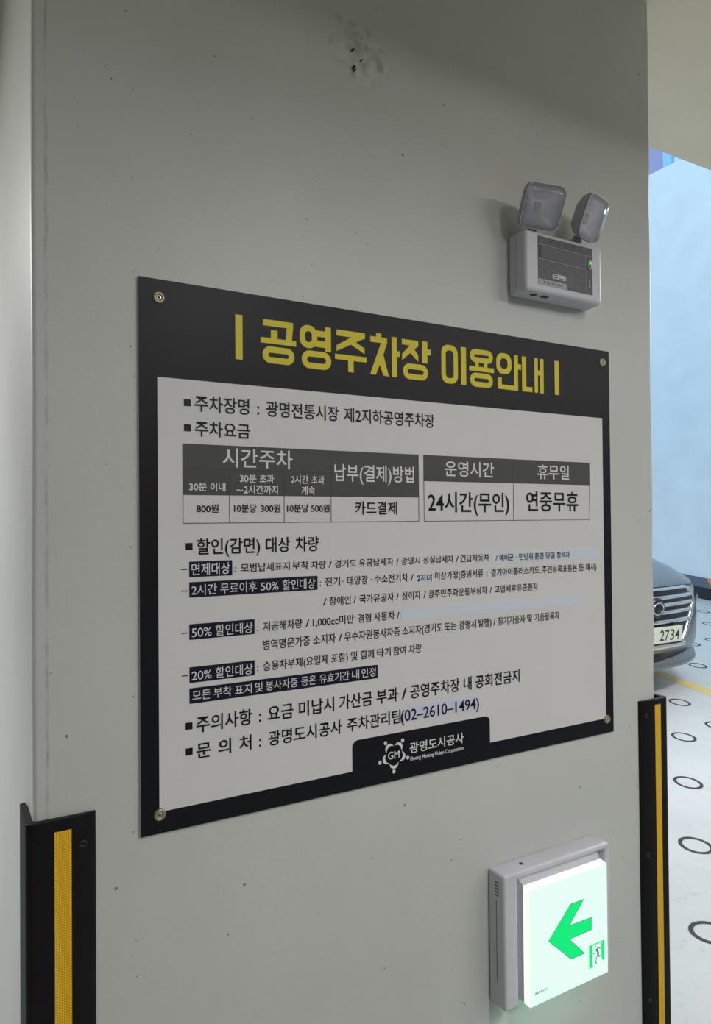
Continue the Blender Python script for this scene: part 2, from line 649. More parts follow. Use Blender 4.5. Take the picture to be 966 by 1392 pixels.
f = MB()
band(-8.9, 11.9, 0.0, 0.145, 0, f)
band(-8.9, 11.9, 0.145, 0.262, 1, f)
tr = f.build('trim_1', [M['band_black'], M['band_grey']])
tag(tr, kind='structure')
f = MB()
y0 = 4.20
o_ = 7.75 - 0.014
f.poly([(o_, y0 + 0.03, ramp(y0) + 0.262), (o_, y0 - 0.55, ramp(y0 - 0.55) + 0.262), (o_, y0 - 0.72, ramp(y0 - 0.72) + 0.10), (o_, y0 - 0.10, ramp(y0 - 0.1) + 0.10)])
f.build('hazard_stripe', M['orange'], tr)

# house beyond the wall, seen over it
hb = empty('neighbouring_building', (12.0, 7.5, 0))
f = MB()
f.box((0, 0.36, 0), (4, 6, 13))
f.build('cladding', M['mauve'], hb)
f = MB()
f.box((-0.04, 0.17, 0), (0.2, 0.36, 13))
f.box((-0.02, -0.03, 0), (0.1, 0.02, 13))
f.build('window_frame', M['blue_frame'], hb)
f = MB()
f.box((0.04, 0.02, 0), (0.08, 0.17, 13))
f.build('window_pane', M['window'], hb)
tag(hb, 'mauve clad building with pale blue frame seen above the right wall', 'building')

# ------------------------------------------------------------------ lettering
_fc = bpy.data.curves.new('type', 'FONT')
_fo = bpy.data.objects.new('type', _fc)
col.objects.link(_fo)
_cache = {}


def glyphs(text, off=0.0):
    key = (text, off)
    if key not in _cache:
        _fc.body = text
        _fc.offset = off
        _fc.resolution_u = 4
        bpy.context.view_layer.update()
        dg = bpy.context.evaluated_depsgraph_get()
        me = bpy.data.meshes.new_from_object(_fo.evaluated_get(dg))
        vs = [(v.co.x, v.co.y) for v in me.vertices]
        fs = [tuple(p.vertices) for p in me.polygons]
        bpy.data.meshes.remove(me)
        _cache[key] = (vs, fs)
    return _cache[key]


def put_text(mb, text, x0, x1, base, em, y, fit=True, off=0.0, conv=None):
    vs, fs = glyphs(text, off)
    a = min(v[0] for v in vs)
    b = max(v[0] for v in vs)
    if fit:
        sx = (x1 - x0) / (b - a)
        ox = x0 - a * sx
    else:
        sx = em * 0.9
        ox = (x0 + x1) / 2 - (a + b) / 2 * sx
    s = len(mb.v)
    for vx, vy in vs:
        px_, pz_ = ox + vx * sx, base + vy * em
        mb.v.append(conv(px_, pz_) if conv else (px_, y, pz_))
    for q in fs:
        mb.face([s + i for i in q])


# ------------------------------------------------------------------ notice board
Z0 = 0.898
board = empty('notice_board', (0, 0, Z0))
tag(board, 'large parking notice board, black border, yellow title and white printed panel, screwed to the pier', 'sign')
f = MB()
f.box((0, 0.0, 0), (1.098, 0.0042, 0.9), 0)
f.mi[2] = 1
f.build('board', [M['sheet_white'], M['print_black']], board)
mm = 0.001


def flat(mb, x0, z0, x1, z1, y):
    mb.poly([(x0 * mm, y, z0 * mm), (x1 * mm, y, z0 * mm), (x1 * mm, y, z1 * mm), (x0 * mm, y, z1 * mm)])


# white panel, with the rounded black tab for the emblem cut out of its lower edge
pts = [(29.8, 34.6), (387.8, 34.6)]
for (cx, cz, a0) in ((400.8, 78.4, 180), (707.2, 78.4, 90)):
    for i in range(9):
        a = R(a0 - 90 * i / 8)
        pts.append((cx + 13 * math.cos(a), cz + 13 * math.sin(a)))
pts += [(720.2, 34.6), (1072, 34.6), (1072, 739.6), (29.8, 739.6)]
f = MB()
f.poly([(x * mm, -0.0003, z * mm) for x, z in pts])
wp = f.build('white_panel', M['print_white'], board)
bm_ = bmesh.new()
bm_.from_mesh(wp.data)
bmesh.ops.triangulate(bm_, faces=bm_.faces)
bm_.to_mesh(wp.data)
bm_.free()

# title, drawn as strokes
TITLE = [
    ('R', 163.7, 782.9, 176.8, 860.5),
    ('R', 214.7, 848.3, 273.0, 859.4),
    ('P', (260.6, 849.4), (272.8, 849.5), (270.0, 822.1), (258.0, 822.8)),
    ('R', 229.8, 824.0, 242.7, 841.5),
    ('R', 210.1, 817.4, 278.9, 827.0),
    ('O', 213.8, 782.4, 275.3, 812.2),
    ('O', 285.8, 817.8, 321.6, 859.8),
    ('R', 337.9, 815.1, 349.9, 860.6),
    ('R', 312.9, 841.0, 339.3, 852.2),
    ('R', 312.7, 821.7, 339.1, 833.8),
    ('O', 289.6, 780.9, 350.2, 813.8),
    ('R', 361.6, 848.2, 423.1, 859.5),
    ('P', (397.6, 850.7), (423.1, 857.4), (423.0, 849.9), (361.5, 819.0), (361.6, 829.9)),
    ('P', (402.3, 840.4), (422.3, 830.7), (422.2, 820.0), (390.1, 835.3)),
    ('R', 358.1, 804.0, 426.6, 813.8),
    ('R', 386.0, 782.1, 397.9, 806.3),
    ('R', 448.4, 853.0, 460.0, 863.6),
    ('R', 435.1, 845.4, 473.0, 856.2),
    ('P', (460.5, 849.0), (473.0, 850.5), (473.0, 848.1), (464.4, 822.7), (446.8, 782.5), (434.3, 783.4)),
    ('P', (464.4, 822.7), (476.5, 782.0), (463.9, 782.7), (454.5, 805.9)),
    ('R', 483.4, 782.3, 495.6, 860.4),
    ('R', 493.4, 822.8, 502.2, 833.6),
    ('R', 507.3, 848.6, 546.3, 859.5),
    ('P', (529.9, 852.4), (546.3, 856.8), (546.2, 849.2), (507.5, 817.4), (507.6, 829.9)),
    ('P', (535.3, 844.1), (546.0, 830.7), (545.9, 817.8), (525.0, 835.6)),
    ('R', 555.3, 816.7, 568.4, 860.6),
    ('R', 566.3, 834.0, 576.8, 845.8),
    ('O', 509.6, 781.4, 569.7, 812.7),
    ('O', 603.0, 781.5, 645.0, 860.6),
    ('R', 652.8, 782.1, 666.5, 860.2),
    ('O', 676.9, 832.3, 738.7, 860.1),
    ('R', 690.9, 820.1, 700.1, 834.6),
    ('R', 714.1, 821.6, 723.5, 835.3),
    ('R', 674.7, 814.0, 741.4, 823.8),
    ('O', 677.0, 781.0, 738.0, 810.6),
    ('O', 748.1, 815.2, 790.5, 859.8),
    ('R', 798.1, 782.9, 809.2, 859.4),
    ('R', 806.2, 828.5, 818.1, 840.5),
    ('R', 751.3, 783.4, 762.8, 807.2),
    ('R', 751.9, 782.3, 807.5, 792.1),
    ('R', 820.7, 783.3, 833.1, 858.9),
    ('R', 821.4, 782.6, 850.8, 793.3),
    ('R', 857.4, 782.7, 867.6, 859.2),
    ('R', 873.8, 782.2, 885.0, 859.1),
    ('R', 864.4, 821.5, 876.8, 832.8),
    ('R', 918.5, 782.6, 932.2, 859.7),
]

f = MB()
Lv = -0.0006
for ti_, t in enumerate(TITLE):
    Lv = -0.0005 - 0.000015 * ti_
    if t[0] == 'R':
        flat(f, *t[1:5], Lv)
    elif t[0] == 'P':
        f.poly([(x * mm, Lv, z * mm) for x, z in t[1:]])
    else:
        x0, z0, x1, z1 = t[1:5]
        sw = 11.0
        ro = min(min(x1 - x0, z1 - z0) / 2, 17.0)
        a = rrect(x0, z0, x1, z1, ro)
        b = rrect(x0 + sw, z0 + sw, x1 - sw, z1 - sw, max(1.2, min(ro - sw + 2.5, (z1 - z0) / 2 - sw - 0.01, (x1 - x0) / 2 - sw - 0.01)))
        f.grid([[(x * mm, Lv, z * mm) for x, z in a], [(x * mm, Lv, z * mm) for x, z in b]], smooth=False, close=True)
f.build('title_lettering', M['yellow'], board)

# bullets and dashes
for (x0, z0) in ((73.1, 695.2), (73.1, 653.4), (74.8, 456.2), (73, 159.8), (73, 117.8)):
    f = MB()
    flat(f, x0, z0, x0 + 11.8, z0 + 11.8, -0.0006)
    f.build('bullet_mark', M['ink'], board)
for z in (424.5, 388.8, 319.2, 249.2):
    f = MB()
    flat(f, 67.2, z - 0.8, 77.4, z + 0.8, -0.0006)
    f.build('dash_mark', M['ink'], board)


# the two price tables
def table(name, x0, z0, x1, z1, zd, cells, rules):
    e = empty(name, (0, 0, 0), parent=board)
    g = MB()
    flat(g, x0, zd, x1, z1, -0.0006)
    g.build('header_cells', M['grey_cell'], e)
    g = MB()
    for (a, b, c, d) in rules:
        flat(g, a, b, c, d, -0.0009)
    g.build('table_rules', M['rule'], e)
    return e


lw = 0.7
table('fee_table', 70.9, 500.6, 544.1, 632.5, 547.6, None, [
    (70.9, 632.0, 544.1, 632.9), (70.9, 500.2, 544.1, 501.2), (70.4, 500.2, 71.5, 632.5), (543.4, 500.2, 544.6, 632.5),
    (70.9, 590.5, 347.3, 591.4), (150.7, 500.6, 151.7, 591), (252.5, 500.6, 253.5, 591), (346.8, 500.6, 347.9, 632.5)])
table('hours_table', 556.8, 500.7, 1025.7, 632.5, 580.7, None, [
    (556.8, 632.0, 1025.7, 632.9), (556.8, 500.2, 1025.7, 501.2), (556.3, 500.2, 557.4, 632.5), (1025.1, 500.2, 1026.3, 632.5),
    (791.9, 500.7, 793.1, 632.5)])

# navy label boxes behind white words
f = MB()
for (a, b, c, d) in ((80.6, 411.1, 155.4, 437.0), (80.5, 377.3, 318.3, 402.9), (80.2, 307.5, 195.4, 333.3), (80.0, 236.2, 195.1, 262.2), (79.8, 201.8, 445.2, 227.5)):
    g = MB()
    flat(g, a, b, c, d, -0.0006)
    g.build('label_box', M['navy'], board)

# correction stickers
for (a, b, c, d, k) in ((727.7, 410.7, 1054.9, 434.1, 'sticker'), (533.5, 378.4, 574.9, 395.6, 'sticker'), (499.5, 307.4, 997.6, 328.7, 'sticker'), (502.4, 109.3, 691.1, 137.7, 'sticker_lilac')):
    g = MB()
    g.box((a * mm, -0.0007, b * mm), (c * mm, -0.0002, d * mm))
    g.build('correction_sticker', M[k], board)

LINES = [
    ('name_lettering', 'ink', 690.2, 29.8, [('주차장명', 91.5, 188.0), (':', 203.0, 206.7), ('광명전통시장', 219.9, 364.7), ('제2지하공영주차장', 376.3, 584.0)]),
    ('fee_lettering', 'ink', 648.5, 28.4, [('주차요금', 91.8, 189.2)]),
    ('heading_lettering', 'white', 599.0, 35.5, [('시간주차', 139.1, 269.8)]),
    ('heading_lettering', 'white', 555.7, 15.9, [('30분', 81.3, 111.2), ('이내', 117.6, 144.1)]),
    ('heading_lettering', 'white', 571.4, 16.7, [('30분', 170.1, 200.3), ('초과', 206.4, 233.5)]),
    ('heading_lettering', 'white', 551.9, 17.0, [('~', 163.7, 175.8), ('2시간까지', 177.1, 241.0)]),
    ('price_lettering', 'ink', 519.4, 15.5, [('800원', 93.3, 131.8)]),
    ('price_lettering', 'ink', 519.8, 16.0, [('10분당', 159.2, 200.8), ('300원', 208.2, 245.6)]),
    ('heading_lettering', 'white', 571.7, 16.6, [('2시간', 266.4, 301.0), ('초과', 307.1, 334.0)]),
    ('heading_lettering', 'white', 551.8, 17.0, [('계속', 287.1, 314.2)]),
    ('price_lettering', 'ink', 520.0, 15.9, [('10분당', 258.3, 301.1), ('500원', 306.2, 344.1)]),
    ('heading_lettering', 'white', 579.4, 34.7, [('납부(결제)방법', 354.7, 533.0)]),
    ('price_lettering', 'ink', 516.4, 27.4, [('카드결제', 398.1, 492.5)]),
    ('heading_lettering', 'white', 594.4, 34.4, [('운영시간', 608.6, 738.2)]),
    ('heading_lettering', 'white', 594.7, 35.1, [('휴무일', 863.3, 960.0)]),
    ('hours_lettering', 'ink', 522.1, 45.5, [('24시간(무인)', 566.6, 779.7)]),
    ('hours_lettering', 'ink', 524.1, 48.0, [('연중무휴', 829.0, 988.1)]),
    ('discount_lettering', 'ink', 450.4, 29.4, [('할인(감면)', 93.7, 206.4), ('대상', 217.5, 263.9), ('차량', 274.6, 321.2)]),
    ('box_lettering', 'white', 415.8, 21.8, [('면제대상', 84.5, 151.5)]),
    ('small_lettering', 'ink', 417.0, 16.4, [(':', 159.7, 161.9), ('모범납세표지', 170.8, 263.0), ('부착', 268.1, 300.1), ('차량', 305.6, 335.7), ('/', 341.3, 348.1), ('경기도', 354.1, 399.7), ('유공납세자', 406.0, 483.1), ('/', 489.4, 495.0), ('광명시', 501.0, 545.4), ('성실납세자', 553.2, 628.9), ('/', 634.9, 641.5), ('긴급자동차', 646.9, 722.5)]),
    ('sticker_lettering', 'ink2', 415.6, 16.1, [('/', 740.0, 745.3), ('예비군', 750.6, 790.3), ('·', 797.2, 799.9), ('민방위', 806.3, 845.9), ('훈련', 851.8, 878.2), ('당일', 884.9, 911.8), ('참석자', 918.4, 958.9)]),
    ('box_lettering', 'white', 382.3, 19.8, [('2시간', 84.5, 127.7), ('무료이후', 133.9, 199.9), ('50%', 207.3, 240.7), ('할인대상', 248.5, 313.4)]),
    ('small_lettering', 'ink', 384.1, 18.0, [(':', 322.7, 325.1), ('전기', 333.4, 364.5), ('·', 369.6, 371.9), ('태양광', 379.8, 425.0), ('·', 431.1, 433.5), ('수소전기차', 439.9, 516.4), ('/', 523.2, 529.6)]),
    ('small_lettering', 'ink', 384.1, 18.0, [('이상가정(증빙서류', 581.3, 705.7), (':', 715.8, 718.6), ('경기아이플러스카드,', 727.2, 869.1), ('주민등록표등본', 873.9, 981.8), ('등', 987.5, 1004.0), ('제시)', 1009.3, 1045.2)]),
    ('sticker_lettering', 'ink2', 382.1, 16.4, [('2자녀', 538.1, 573.5)]),
    ('small_lettering', 'ink', 348.3, 17.8, [('/', 329.1, 336.4), ('장애인', 341.8, 387.3), ('/', 393.2, 399.1), ('국가유공자', 406.0, 483.2), ('/', 488.6, 494.6), ('상이자', 501.8, 546.5), ('/', 553.1, 559.4), ('광주민주화운동부상자', 564.7, 716.7), ('/', 723.3, 728.9), ('고엽제후유증환자', 736.4, 860.4)]),
    ('box_lettering', 'white', 311.8, 20.7, [('50%', 84.1, 118.2), ('할인대상', 125.1, 192.1)]),
    ('small_lettering', 'ink', 312.0, 18.4, [(':', 199.8, 202.2), ('저공해차량', 211.4, 286.4), ('/', 293.5, 300.8), ('1,000cc미만', 308.0, 393.9), ('경형', 402.4, 431.3), ('자동차', 437.4, 484.6), ('/', 489.4, 495.7)]),
    ('small_lettering', 'ink', 279.5, 19.6, [('병역명문가증', 210.6, 302.0), ('소지자', 308.3, 354.5), ('/', 360.8, 367.8), ('우수자원봉사자증', 373.0, 496.4), ('소지자(경기도', 502.0, 599.4), ('또는', 604.0, 634.5), ('광명시', 641.1, 685.7), ('발행)', 692.2, 726.7), ('/', 732.4, 738.0), ('장기기증자', 744.5, 821.6), ('및', 827.4, 842.3), ('기증등록자', 849.4, 925.0)]),
    ('box_lettering', 'white', 240.7, 20.3, [('20%', 83.7, 117.7), ('할인대상', 124.6, 191.6)]),
    ('small_lettering', 'ink', 242.8, 18.5, [(':', 199.3, 201.7), ('승용차부제(요일제', 210.9, 338.4), ('포함)', 344.8, 380.2), ('및', 386.9, 400.7), ('함께', 407.8, 437.0), ('타기', 444.2, 474.6), ('참여', 480.5, 509.7), ('차량', 516.7, 547.2)]),
    ('box_lettering', 'white', 207.8, 18.5, [('모든', 84.5, 116.0), ('부착', 121.1, 153.0), ('표지', 158.4, 189.2), ('및', 195.7, 209.6), ('봉사자증', 215.6, 276.5), ('등은', 283.8, 313.3), ('유효기간', 320.4, 382.3), ('내', 388.3, 403.9), ('인정', 409.2, 440.2)]),
    ('notice_lettering', 'ink', 154.8, 29.7, [('주의사항', 91.2, 189.8), (':', 202.6, 206.0), ('요금', 219.0, 267.9), ('미납시', 279.0, 350.3), ('가산금', 360.9, 432.4), ('부과', 442.0, 490.6), ('/', 499.5, 511.0), ('공영주차장', 519.5, 640.8), ('내', 651.7, 672.0), ('공회전금지', 682.1, 803.8)]),
    ('contact_lettering', 'ink', 111.7, 28.3, [('문', 91.2, 116.1), ('의', 129.0, 151.4), ('처', 166.1, 188.1), (':', 202.3, 205.7), ('광명도시공사', 219.3, 366.3), ('주차관리팀', 377.2, 495.9), ('(02–2610–1494)', 496.8, 691.1)]),
    ('logo_lettering', 'white', 48.0, 22.9, [('광명도시공사', 516.5, 650.0)]),
    ('logo_lettering', 'white', 32.3, 10.9, [('Gwang Myeong Urban Corporation', 517.2, 649.0)]),
    ('logo_lettering', 'white', 43.3, 19.6, [('GM', 466.2, 492.7)]),
]
W_ = {'ink': 'ink', 'white': 'letter_white', 'ink2': 'sticker_ink'}
for nm, c_, base, em, segs in LINES:
    g = MB()
    off = 0.012 if em > 25 else 0.016
    if nm == 'small_lettering':
        off = 0.008
    if nm == 'box_lettering':
        off = 0.005
    for (t, a, b) in segs:
        narrow = t in (':', '·', '/')
        if t.startswith('(02'):
            put_text(g, t, a * mm, b * mm, (base - 0.8) * mm, em * 1.10 * mm, -0.0012, True, off)
        else:
            put_text(g, t, a * mm, b * mm, base * mm, em * mm, -0.0012, not narrow or t == '/', off)
    g.build(nm, M[W_[c_]], board, fix=False)

# ring of figures round the initials
e = empty('emblem', (0.4803, 0, 0.0497), parent=board)
f = MB()
for k in range(5):
    a0 = 90 + 36 - 72 * k
    pr = []
    # head dot on the outside, arms as a crescent that bulges outward
    hx, hz = 0.0335 * math.cos(R(a0 - 1)), 0.0315 * math.sin(R(a0 - 1))
    n_ = 14
    f.poly([(hx + 0.0036 * math.cos(2 * math.pi * i / n_), -0.0008, hz + 0.0038 * math.sin(2 * math.pi * i / n_)) for i in range(n_)])
    outer, inner = [], []
    for i in range(13):
        t = i / 12 * 2 - 1
        a = R(a0 + t * 33)
        ro = 0.0185 + 0.0085 * (1 - t * t)
        ri = 0.0180 + 0.0028 * (1 - t * t)
        outer.append((ro * math.cos(a), -0.0008, ro * 0.98 * math.sin(a)))
        inner.append((ri * math.cos(a), -0.0008, ri * 0.98 * math.sin(a)))
    f.grid([outer, inner], smooth=False)
f.build('figure_ring', M['letter_white'], e)

# screws with brass cup washers
for (x, z) in ((32.4, 869.4), (1074, 871.6), (1074.4, 31.9), (30.0, 30.3)):
    sc = empty('screw', (x * mm, 0, z * mm), parent=board)
    g = MB()
    g.lathe([(0.0042, -0.0012), (0.0052, -0.0030), (0.0072, -0.0040), (0.0092, -0.0030), (0.0100, -0.0008), (0.0100, 0.0)], (0, 0, 0), 'y', 28)
    g.build('cup_washer', M['brass'], sc)
    g = MB()
    g.lathe([(0.0001, -0.0012), (0.0014, -0.0012), (0.0016, -0.0022), (0.0030, -0.0024), (0.0042, -0.0018), (0.0044, -0.0008)], (0, 0, 0), 'y', 20)
    g.build('screw_head', M['steel'], sc)
    g = MB()
    g.box((-0.0021, -0.0026, -0.00045), (0.0021, -0.0010, 0.00045))
    g.box((-0.00045, -0.0026, -0.0021), (0.00045, -0.0010, 0.0021))
    g.build('screw_slot', M['socket'], sc)

# ------------------------------------------------------------------ emergency light
el = empty('emergency_light', (0.905, YP, 1.887))
tag(el, 'lilac grey two headed emergency light above the right end of the notice board', 'lamp')
# casing: slight draft towards the front
f = MB()
b0 = [(-0.115, 0, -0.002), (0.125, 0, -0.002), (0.125, 0, 0.131), (-0.115, 0, 0.131)]
b1 = [(-0.117, -0.057, -0.003), (0.113, -0.057, -0.003), (0.113, -0.057, 0.127), (-0.117, -0.057, 0.127)]
f.v = b0 + b1
for q in ((0, 1, 2, 3), (7, 6, 5, 4), (0, 4, 5, 1), (1, 5, 6, 2), (2, 6, 7, 3), (3, 7, 4, 0)):
    f.face(q)
f.build('casing', M['plastic'], el, bevel=0.008, seg=4)
f = MB()
f.box((-0.1185, -0.026, 0.010), (-0.1145, -0.0252, 0.115))
f.build('casing_joint', M['plastic_dark'], el)
f = MB()
for (a, b) in ((-0.085, 0.012), (-0.055, 0.016)):
    f.box((a, -0.044, -0.0045), (a + b, -0.034, 0.0))
f.build('knockout_slots', M['dirt'], el)
lb = empty('control_label', (0, -0.0572, 0), parent=el)


def EX_(x, z):
    return (x - 0.905, z - 1.887)


def elflat(mb, x0, z0, x1, z1, y):
    a, b = EX_(x0, z0)
    c, d = EX_(x1, z1)
    mb.poly([(a, y, b), (c, y, b), (c, y, d), (a, y, d)])


f = MB()
elflat(f, 0.8222, 1.9010, 0.9868, 2.0052, -0.0004)
f.build('label_sheet', M['label_grey'], lb)
f = MB()
elflat(f, 0.8222, 1.9010, 0.9068, 1.9135, -0.0007)
f.build('maker_strip', M['label_light'], lb)
f = MB()
for (a, b, c, d) in ((0.8222, 1.9866, 0.9868, 1.9873), (0.8222, 1.9555, 0.966, 1.9563), (0.8342, 1.9555, 0.8349, 1.987), (0.9655, 1.904, 0.9662, 1.987), (0.9063, 1.904, 0.9078, 1.956), (0.8222, 2.0047, 0.9868, 2.0053), (0.9864, 1.9010, 0.9870, 2.0052)):
    elflat(f, a, b, c, d, -0.0007)
f.build('label_rules', M['label_line'], lb)
f = MB()
rnd = random.Random(3)
for zz in [1.982 - 0.0042 * i for i in range(6)]:
    x = 0.838
    while x < 0.955:
        l_ = rnd.uniform(0.006, 0.02)
        elflat(f, x, zz - 0.0006, min(x + l_, 0.963), zz + 0.0006, -0.0007)
        x += l_ + 0.003
for zz in [1.9505 - 0.0042 * i for i in range(8)]:
    x = 0.826
    while x < 0.895 and not (zz < 1.932 and x > 0.855):
        l_ = rnd.uniform(0.006, 0.016)
        elflat(f, x, zz - 0.0006, min(x + l_, 0.903), zz + 0.0006, -0.0007)
        x += l_ + 0.003
for zz in [1.950 - 0.0042 * i for i in range(11)]:
    elflat(f, 0.911, zz - 0.0006, 0.930, zz + 0.0006, -0.0007)
    elflat(f, 0.935, zz - 0.0006, 0.935 + rnd.uniform(0.012, 0.026), zz + 0.0006, -0.0007)
f.build('fine_print', M['label_text'], lb)
f = MB()
for t, x in zip('비상조명등', (0.8595, 0.8815, 0.9045, 0.9275, 0.9505)):
    a, b = EX_(x - 0.0048, 1.9925)
    put_text(f, t, a, a + 0.0096, b, 0.0105, -0.0008, True, 0.02)
f.build('label_title', M['maroon'], lb, fix=False)
f = MB()
elflat(f, 0.8235, 1.958, 0.8322, 1.985, -0.00065)
f.build('side_panel', M['maroon'], lb)
f = MB()
elflat(f, 0.8638, 1.9192, 0.9030, 1.9297, -0.0009)
f.build('inspection_sticker', M['plate'], lb)
f = MB()
for (a, b, c, d) in ((0.8665, 1.9258, 0.8785, 1.9282), (0.8665, 1.9208, 0.8785, 1.9234), (0.882, 1.9262, 0.899, 1.9274), (0.8825, 1.9206, 0.899, 1.9226)):
    elflat(f, a, b, c, d, -0.0011)
a, b = EX_(0.840, 1.9072)
f.poly([(a + 0.0027 * math.cos(i * math.pi / 5), -0.0011, b + 0.0029 * math.sin(i * math.pi / 5)) for i in range(10)])
x = 0.847
while x < 0.893:
    l_ = rnd.choice((0.002, 0.003, 0.0015))
    elflat(f, x, 1.9052, x + l_, 1.9088, -0.0009)
    x += l_ + 0.0022
f.build('sticker_marks', M['label_grey'], lb)
a, b = EX_(0.9765, 1.9672)
f = MB()
f.lathe([(0.0001, -0.0050), (0.0060, -0.0048), (0.0073, -0.0030), (0.0076, 0.0)], (0, 0, 0), 'y', 24)
for i in range(len(f.v)):
    v = f.v[i]
    f.v[i] = (a + v[0] * 0.95, v[1], b + v[2] * 1.6)
sw_ = f.build('indicator', M['label_light'], lb)
f = MB()
f.box((a - 0.0040, -0.0060, b + 0.0005), (a + 0.0010, -0.0040, b + 0.0060))
f.build('indicator_lamp', M['led_green'], sw_)
f = MB()
f.box((a - 0.0035, -0.0058, b - 0.0070), (a + 0.0010, -0.0040, b - 0.0005))
f.build('indicator_hole', M['grille'], sw_)
f = MB()
elflat(f, 0.9717, 1.9150, 0.9812, 1.9375, -0.0006)
f.build('test_switch', M['label_grey'], lb)
f = MB()
a, b = EX_(0.9765, 1.9185)
f.box((a - 0.0012, -0.0014, b), (a + 0.0012, -0.0004, b + 0.0155))
f.lathe([(0.0001, -0.0016), (0.0026, -0.0014), (0.0030, -0.0004)], (a, 0, b), 'y', 14)
f.build('switch_mark', M['label_line'], lb)


def make_head(loc, rot, w, h, depth):
    """one lamp head: rim and tapering shell behind, pyramid reflector, LED, clear cover"""
    e = empty('lamp_head', loc, rot, el)

    def rr(k, y, r):
        return [(x, y, z) for x, z in rrect(-w / 2 * k, -h / 2 * k, w / 2 * k, h / 2 * k, r, 6)]
    f = MB()
    f.grid([rr(0.40, depth, 0.010), rr(0.62, depth * 0.92, 0.013), rr(0.90, 0.018, 0.016), rr(1.0, 0.008, 0.018), rr(1.0, 0.0, 0.018)], close=True)
    f.face(range(28))
    f.build('shell', M['plastic_dark'], e)
    f = MB()
    f.grid([rr(0.985, -0.001, 0.017), rr(0.92, 0.0005, 0.010), rr(0.26, depth * 0.55, 0.002), rr(0.02, depth * 0.55, 0.0003)], smooth=False, close=True)
    f.build('reflector', M['reflector'], e)
    f = MB()
    d_ = depth * 0.55
    f.box((-0.008, d_ - 0.006, -0.010), (0.008, d_ - 0.001, 0.009))
    f.build('led_board', M['letter_white'], e)
    f = MB()
    f.box((-0.0035, d_ - 0.009, 0.000), (0.0045, d_ - 0.005, 0.008))
    f.build('led_chip', M['led_chip'], e)
    f = MB()
    f.grid([rr(1.0, 0.001, 0.018), rr(1.0, -0.004, 0.018), rr(0.95, -0.008, 0.016), rr(0.5, -0.0095, 0.01), rr(0.02, -0.0097, 0.0004)], close=True)
    f.build('clear_cover', M['clear'], e)
    f = MB()
    f.tube([(x, -0.004, z) for x, z in rrect(-w / 2 * 0.99, -h / 2 * 0.99, w / 2 * 0.99, h / 2 * 0.99, 0.018, 6)], 0.0015, 6, 0, True)
    f.build('cover_rim', M['letter_white'], e)
    f = MB()
    f.lathe([(0.014, 0.0), (0.014, 0.008), (0.010, 0.010), (0.010, 0.018)], (0, depth * 0.6, -h / 2 - 0.014), 'z', 14)
    f.build('swivel', M['plastic_dark'], e)
    return e


make_head((0.8195 - 0.905, -0.075, 1.160 + Z0 - 1.887), (R(27), 0, R(-11)), 0.096, 0.089, 0.036)
make_head((0.9730 - 0.905, -0.072, 1.168 + Z0 - 1.887), (R(22), 0, R(16)), 0.088, 0.091, 0.036)

# ------------------------------------------------------------------ exit sign
ex = empty('exit_sign', (0.871, YP, 0.535))
tag(ex, 'lit exit sign with a green left arrow on the pier below the notice board', 'exit sign')


def XZ(x, z):
    return (x - 0.871, z - 0.535)


f = MB()
hx0, hx1, hz0, hz1 = 0.7155 - 0.871, 1.0265 - 0.871, 0.396 - 0.535, 0.6715 - 0.535
D = -0.050
rx0, rx1, rz1 = hx0 + 0.037, hx1 - 0.012, hz1 - 0.013
dep = -0.030
f.prism([(hx0, hz0), (rx0, hz0), (rx0, rz1), (rx1, rz1), (rx1, hz0), (hx1, hz0), (hx1, hz1), (hx0, hz1)], D, 0.0)
f.box((rx0 - 0.002, dep, hz0 + 0.004), (rx1 + 0.002, -0.001, rz1 + 0.002))
f.build('housing', M['plastic'], ex, bevel=0.0055, seg=4)
f = MB()
for i in range(5):
    z = hz1 - 0.020 - 0.0065 * i
    f.box((hx0 - 0.0005, -0.033, z - 0.0012), (hx0 + 0.002, -0.022, z + 0.0012))
f.box((hx0 - 0.0004, -0.0262, hz0 + 0.05), (hx0 + 0.002, -0.0250, hz1 - 0.055))
f.build('vent_slots', M['dirt'], ex)
f = MB()
f.lathe([(0.0001, 0.0012), (0.004, 0.001), (0.005, 0.0)], (-0.085, -0.024, hz1), 'z', 10)
f.build('top_screw', M['dirt'], ex)
# lit acrylic box standing out of the recess
px0, px1, pz0, pz1 = 0.7675 - 0.871, 0.9985 - 0.871, 0.3985 - 0.535, 0.6365 - 0.535
F0, F1 = -0.0655, -0.0485
f = MB()
f.v = [(px0 + 0.001, F0, pz0), (px1, F0, pz0), (px1, F0, pz1), (px0 + 0.001, F0, pz1), (px0, F1, pz0), (px1, F1, pz0), (px1, F1, pz1 + 0.004), (px0, F1, pz1 + 0.004)]
for q, mi_ in (((0, 1, 2, 3), 0), ((4, 7, 6, 5), 0), ((0, 4, 5, 1), 2), ((1, 5, 6, 2), 1), ((2, 6, 7, 3), 1), ((3, 7, 4, 0), 1)):
    f.face(q, mi_)
pan = f.build('lit_panel', [M['lit_panel'], M['lit_edge'], M['lit_bottom']], ex)
f = MB()
f.v = [(px0 + 0.002, F1 + 0.0002, pz0 + 0.002), (px1 - 0.002, F1 + 0.0002, pz0 + 0.002), (px1 - 0.002, F1 + 0.0002, pz1 + 0.002), (px0 + 0.002, F1 + 0.0002, pz1 + 0.002),
       (px0 - 0.004, dep - 0.0005, pz0 + 0.002), (px1 + 0.006, dep - 0.0005, pz0 + 0.002), (px1 + 0.006, dep - 0.0005, rz1 - 0.003), (px0 - 0.004, dep - 0.0005, rz1 - 0.003)]
for q in ((0, 1, 2, 3), (4, 7, 6, 5), (0, 4, 5, 1), (1, 5, 6, 2), (2, 6, 7, 3), (3, 7, 4, 0)):
    f.face(q)
